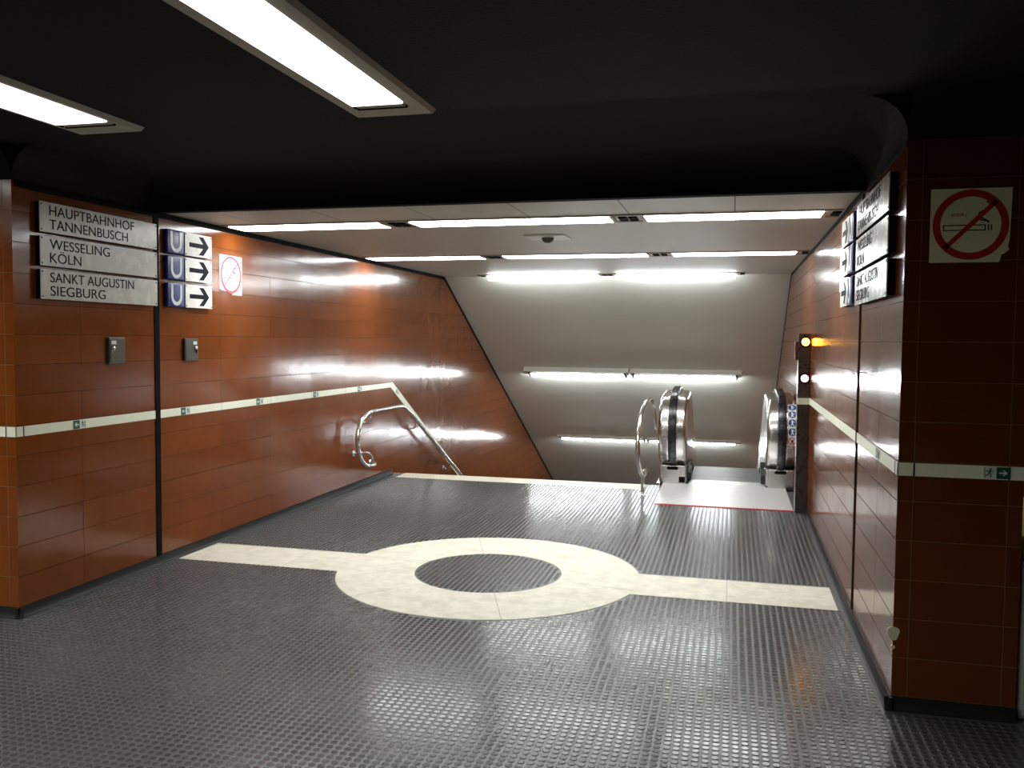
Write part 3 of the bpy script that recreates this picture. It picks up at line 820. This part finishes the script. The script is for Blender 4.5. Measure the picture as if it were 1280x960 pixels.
# ================================================================ ESCALATOR
ECX = -.035
esc = thing('escalator', 'steel escalator going down between stairs and wall, white landing plate in front', 'escalator', (ECX, 10.0, 0))
def ex(x): return x - ECX
def ey(y): return y - 10.0
mb = MB()
mb.box(ex(-.745), ex(.618), ey(8.885), ey(10.24), -.02, .006, .002, 1)
for k in range(22): mb.box(ex(-.735), ex(.61), ey(8.93 + k * .058), ey(8.945 + k * .058), .005, .0085)
mb.build('landing_plate', M['alu'], esc, 'white ribbed landing plate')
mb = MB(); mb.box(ex(-.745), ex(.618), ey(8.862), ey(8.886), -.02, .008); mb.build('edge_marking', M['red'], esc, 'red front edge')
mb = MB(); mb.box(ex(-.46), ex(.40), ey(10.24), ey(10.52), -.02, .010, .003, 1)
for k in range(56): mb.prism([(ey(10.50), .004), (ey(10.50), .011), (ey(10.60), .004)], ex(-.45 + k * .0152), ex(-.443 + k * .0152), 'x')
mb.build('comb_plate', M['alu'], esc)
stp = []
y, z = 10.56, -.004
for k in range(26):
    mb = MB()
    mb.box(ex(-.455), ex(.392), ey(y), ey(y + .40), z - .05, z, .004, 1)
    for q in range(42): mb.box(ex(-.45 + q * .02), ex(-.44 + q * .02), ey(y + .002), ey(y + .398), z - .002, z + .007)
    mb.box(ex(-.45), ex(.388), ey(y + .385), ey(y + .40), z - .21, z - .04)
    mb.build('step', M['step'], esc)
    y += .402; z -= (0, 0, .06, .14, .2)[min(k, 4)]
ZN, RN = .605, .412
YN = 10.46
def outline(off=0.0, tail=True):
    """side outline of the balustrade newel from its foot up, over and down the slope (y, z)."""
    r = RN + off
    pts = [(YN + r * math.cos(a), ZN + r * math.sin(a)) for a in [math.radians(262 - 172 * k / 26) for k in range(27)]]
    top = ZN + r
    pts += [(YN + .30, top + .018), (YN + .55, top + .030), (YN + .72, top + .012), (YN + .90, top - .055), (YN + 1.10, top - .165)]
    yy, zz = pts[-1]
    pts += [(yy + 6.0, zz - .5774 * 6.0)]
    return pts
def balustrade(x0, x1, inner, label_side):
    o = outline()
    cx = (x0 + x1) / 2
    # body: extruded side outline with rounded edges
    body = o + [(o[-1][0], o[-1][1] - 1.15), (YN + 1.3, -.30), (YN + .35, -.25), (10.30, -.02), (10.30, .20)]
    mb = MB(); mb.prism([(ey(a), c) for a, c in body], ex(x0), ex(x1), 'x', .055, 5)
    bal = mb.build('balustrade', M['steel'], esc, sharp=35)
    mb = MB(); mb.box(ex(x0 + .03), ex(x1 - .01), ey(10.225), ey(10.75), -.02, .215, .012, 2); mb.build('plinth', M['steel'], bal)
    # handrail belt running in a guide
    og, ob = outline(.004), outline(.050)
    mb = MB(); mb.prism([(ey(a), c) for a, c in ob] + [(ey(a), c) for a, c in og[::-1]], ex(cx - .046), ex(cx + .046), 'x', .016, 3)
    mb.build('handrail_belt', M['black_gloss'], bal, 'black rubber handrail belt', sharp=40)
    g0, g1 = outline(-.004), outline(.018)
    mb = MB(); mb.prism([(ey(a), c) for a, c in g1] + [(ey(a), c) for a, c in g0[::-1]], ex(cx - .058), ex(cx + .058), 'x'); mb.build('belt_guide', M['steel'], bal)
    mb = MB(); e = og[0]; mb.box(ex(cx - .066), ex(cx + .066), ey(10.335), ey(10.42), .155, .205, .012, 2)
    mb.box(ex(cx - .064), ex(cx + .064), ey(10.20), ey(10.30), .165, .20, .014, 3)
    mb.build('belt_inlet', M['black'], bal, 'black inlet')
    # skirt guard at the comb
    s = 1 if inner > cx else -1
    xi = inner
    mb = MB(); mb.prism([(ey(10.42), .02), (ey(10.36), .055), (ey(10.42), .11), (ey(10.58), .20), (ey(10.68), .235), (ey(10.70), .16), (ey(10.60), .08), (ey(10.52), .02)],
                        *sorted((ex(xi - .004 * s), ex(xi + .045 * s))), 'x', .006, 2)
    mb.build('skirt_guard', M['black_gloss'], bal, 'black guard')
    mb = MB(); mb.prism([(ey(10.70), .045), (ey(11.35), .045), (ey(17.0), .045 - .5774 * 5.65), (ey(17.0), .075 - .5774 * 5.65), (ey(11.36), .075), (ey(10.70), .075)], *sorted((ex(xi), ex(xi + .03 * s))), 'x')
    mb.build('skirt_brush', M['black'], bal)
    return bal
bl = balustrade(-.800, -.478, -.478, 'stairs')
br = balustrade(.398, .722, .398, 'wall')
mb = MB(); mb.box(ex(-.565), ex(-.497), ey(10.217), ey(10.228), .018, .085, .004, 2); mb.build('key_switch', M['black'], bl, 'small black switch plate')
# outer cladding of the stair side
mb = MB(); mb.prism([(ey(10.35), -.02), (ey(11.6), -.02), (ey(17.6), -.02 - .56 * 6.0), (ey(17.6), -.9 - .56 * 6.0), (ey(10.35), -1.5)], ex(-.828), ex(-.80), 'x')
mb.build('side_cladding', M['steel'], esc)
# curved safety sticker on the newel by the wall
def on_newel(ang, off):
    return (YN + (RN + off) * math.cos(ang), ZN + (RN + off) * math.sin(ang))
A0, A1 = math.radians(180 - 57), math.radians(180 + 13)
mb = MB(); arc0 = [on_newel(A0 + (A1 - A0) * k / 20, .0035) for k in range(21)]; arc1 = [on_newel(A0 + (A1 - A0) * k / 20, -.002) for k in range(21)]
mb.prism([(ey(a), c) for a, c in arc0] + [(ey(a), c) for a, c in arc1[::-1]], ex(.618), ex(.716), 'x')
sig = mb.build('safety_sticker', M['sticker_white'], br, 'white strip with round pictograms')
for k in range(5):
    an = math.radians(180 - 50 + 14.0 * k)
    yy, zz = on_newel(an, .0038)
    tang = Vector((0, -math.sin(an), math.cos(an))); outv = Vector((0, math.cos(an), math.sin(an)))
    if tang.z < 0: tang = -tang
    X = Vector((1, 0, 0)); R = .043
    def add_disc(mb, r, depth, ring=None, cx=0, cz=0, n=26):
        c = Vector((ex(.667), ey(yy), zz)) + X * cx + tang * cz
        if ring:
            for q in range(n):
                a0, a1 = 2 * PI * q / n, 2 * PI * (q + 1) / n
                P = [c + outv * depth + (X * math.cos(a) + tang * math.sin(a)) * rr for a, rr in ((a0, r), (a1, r), (a1, ring), (a0, ring))]
                mb.bm.faces.new([mb.bm.verts.new(p) for p in P])
        else:
            top = [mb.bm.verts.new(c + outv * depth + (X * math.cos(2 * PI * q / n) + tang * math.sin(2 * PI * q / n)) * r) for q in range(n)]
            bot = [mb.bm.verts.new(c - outv * .002 + (X * math.cos(2 * PI * q / n) + tang * math.sin(2 * PI * q / n)) * r) for q in range(n)]
            mb.bm.faces.new(top)
            for q in range(n): mb.bm.faces.new((top[q], bot[q], bot[(q + 1) % n], top[(q + 1) % n]))
    def add_bar(mb, p, q, w, depth):
        c = Vector((ex(.667), ey(yy), zz)); a, d = Vector(p), Vector(q); u = (d - a).normalized(); nn = Vector((-u.y, u.x)) * w / 2
        mb.bm.faces.new([mb.bm.verts.new(c + X * v.x + tang * v.y + outv * depth) for v in (a + nn, a - nn, d - nn, d + nn)])
    mb = MB()
    if k < 4: add_disc(mb, R, .001)
    else: add_disc(mb, R, .001, ring=R * .78); add_bar(mb, (-.028, .028), (.028, -.028), .007, .0014)
    mb.build('pictogram', M['blue'] if k < 4 else M['red'], br)
    mb = MB()
    mt = M['white_pic'] if k < 4 else M['letter']
    if k == 4: add_disc(mb, .012, .0012)
    else: add_disc(mb, .009, .002, cx=-.004, cz=.022)
    add_bar(mb, (-.004, .014), (-.002, -.012), .014, .0022); add_bar(mb, (-.004, -.010), (-.014, -.030), .008, .0022); add_bar(mb, (0, -.010), (.012, -.030), .008, .0022)
    add_bar(mb, (.002, .012), (.022, .002 + .004 * k), .007, .0022)
    mb.build('figure', mt, br)

# guard rail loop beside the newel
t = thing('guard_rail', 'looped steel guard rail on a thin post beside the escalator newel', 'guard rail', (-.90, 9.38, 0))
g = lambda x, y, z: (x + .90, y - 9.38, z)
mb = MB(); mb.tube([g(-.90, 9.38, 0), g(-.90, 9.38, .12), g(-.90, 9.385, .24), g(-.90, 9.385, .27)], .019, 14); mb.build('post', M['steel_tube'], t)
mb = MB(); mb.lathe([(.042, 0), (.042, .006), (.028, .012)], 0, 0, 0, 'z', 20); mb.build('floor_flange', M['steel_tube'], t)
pts = [g(-.885, 9.55, .245), g(-.895, 9.45, .205), g(-.915, 9.36, .235), g(-.935, 9.27, .37), g(-.945, 9.25, .56), g(-.940, 9.33, .74), g(-.930, 9.48, .88), g(-.915, 9.70, .965), g(-.90, 9.92, .992), g(-.885, 10.10, .985), g(-.872, 10.19, .93), g(-.858, 10.22, .83), g(-.845, 10.24, .70), g(-.838, 10.26, .635), g(-.82, 10.30, .605), g(-.795, 10.32, .605)]
mb = MB(); mb.tube(smooth_path(pts, 7), .024, 18); mb.build('loop', M['steel_tube'], t)

# signal post against the right wall
t = thing('signal_post', 'dark steel post with amber and pinkish signal lights by the escalator landing', 'post', (.675, 8.86, 0))
mb = MB(); mb.box(-.055, .055, -.075, .075, 0, 1.735, .004, 2); mb.build('column', M['steel_dark'], t)
mb = MB(); mb.box(-.0555, .0555, -.0775, -.074, ZB0 - .005, ZB1 - .002); mb.build('cream_strip', M['cream_band'], t, 'short cream strip')
mb = MB(); mb.lathe([(.050, 0), (.050, -.012), (.040, -.014)], .006, -.075, 1.655, 'y', 24); mb.build('amber_bezel', M['black'], t)
mb = MB(); mb.lathe([(.036, 0), (.034, -.014), (.02, -.026), (.006, -.030)], .006, -.087, 1.655, 'y', 24); mb.build('amber_light', M['emit_amber'], t, 'glowing amber lamp')
mb = MB(); mb.lathe([(.050, 0), (.050, -.012), (.040, -.014)], .006, -.075, 1.307, 'y', 24); mb.build('pink_bezel', M['black'], t)
mb = MB(); mb.lathe([(.036, 0), (.034, -.014), (.02, -.026), (.006, -.030)], .006, -.087, 1.307, 'y', 24); mb.build('pink_light', M['emit_pink'], t, 'glowing pinkish white lamp')
mb = MB(); mb.box(-.085, -.054, -.05, .05, 1.48, 1.66, .006, 2); mb.build('side_button_box', M['dull_red'], t, 'dull red side box')

# ================================================================ CAMERA, WORLD, VIEW
f_px, yaw, pitch, roll = 1092.17, -.2460, .0504, .0088
cy, sy, cp, sp, cr, sr = math.cos(yaw), math.sin(yaw), math.cos(pitch), math.sin(pitch), math.cos(roll), math.sin(roll)
fw = Vector((sy * cp, cy * cp, -sp)); rt = Vector((cy, -sy, 0)); up = rt.cross(fw)
rt, up = cr * rt + sr * up, -sr * rt + cr * up
cam = bpy.data.cameras.new('camera'); co = bpy.data.objects.new('camera', cam); C.objects.link(co)
m = Matrix((rt, up, -fw)).transposed().to_4x4(); m.translation = Vector((0, 0, 1.65)); co.matrix_world = m
cam.sensor_width = 36.0; cam.sensor_fit = 'HORIZONTAL'; cam.lens = 36.0 * f_px / 1280.0; cam.clip_start = .05
sc = bpy.context.scene; sc.camera = co
w = bpy.data.worlds.new('world'); sc.world = w; w.use_nodes = True
w.node_tree.nodes['Background'].inputs[0].default_value = (.01, .01, .01, 1); w.node_tree.nodes['Background'].inputs[1].default_value = 1.0
vs = sc.view_settings; vs.view_transform = 'Standard'; vs.look = 'None'; vs.gamma = 1.0; vs.exposure = -.85; vs.use_curve_mapping = False
sc.display_settings.display_device = 'sRGB'
sc.cycles.use_denoising = True
sc.cycles.max_bounces = 10; sc.cycles.diffuse_bounces = 6; sc.cycles.glossy_bounces = 5
sc.cycles.sample_clamp_indirect = 12.0
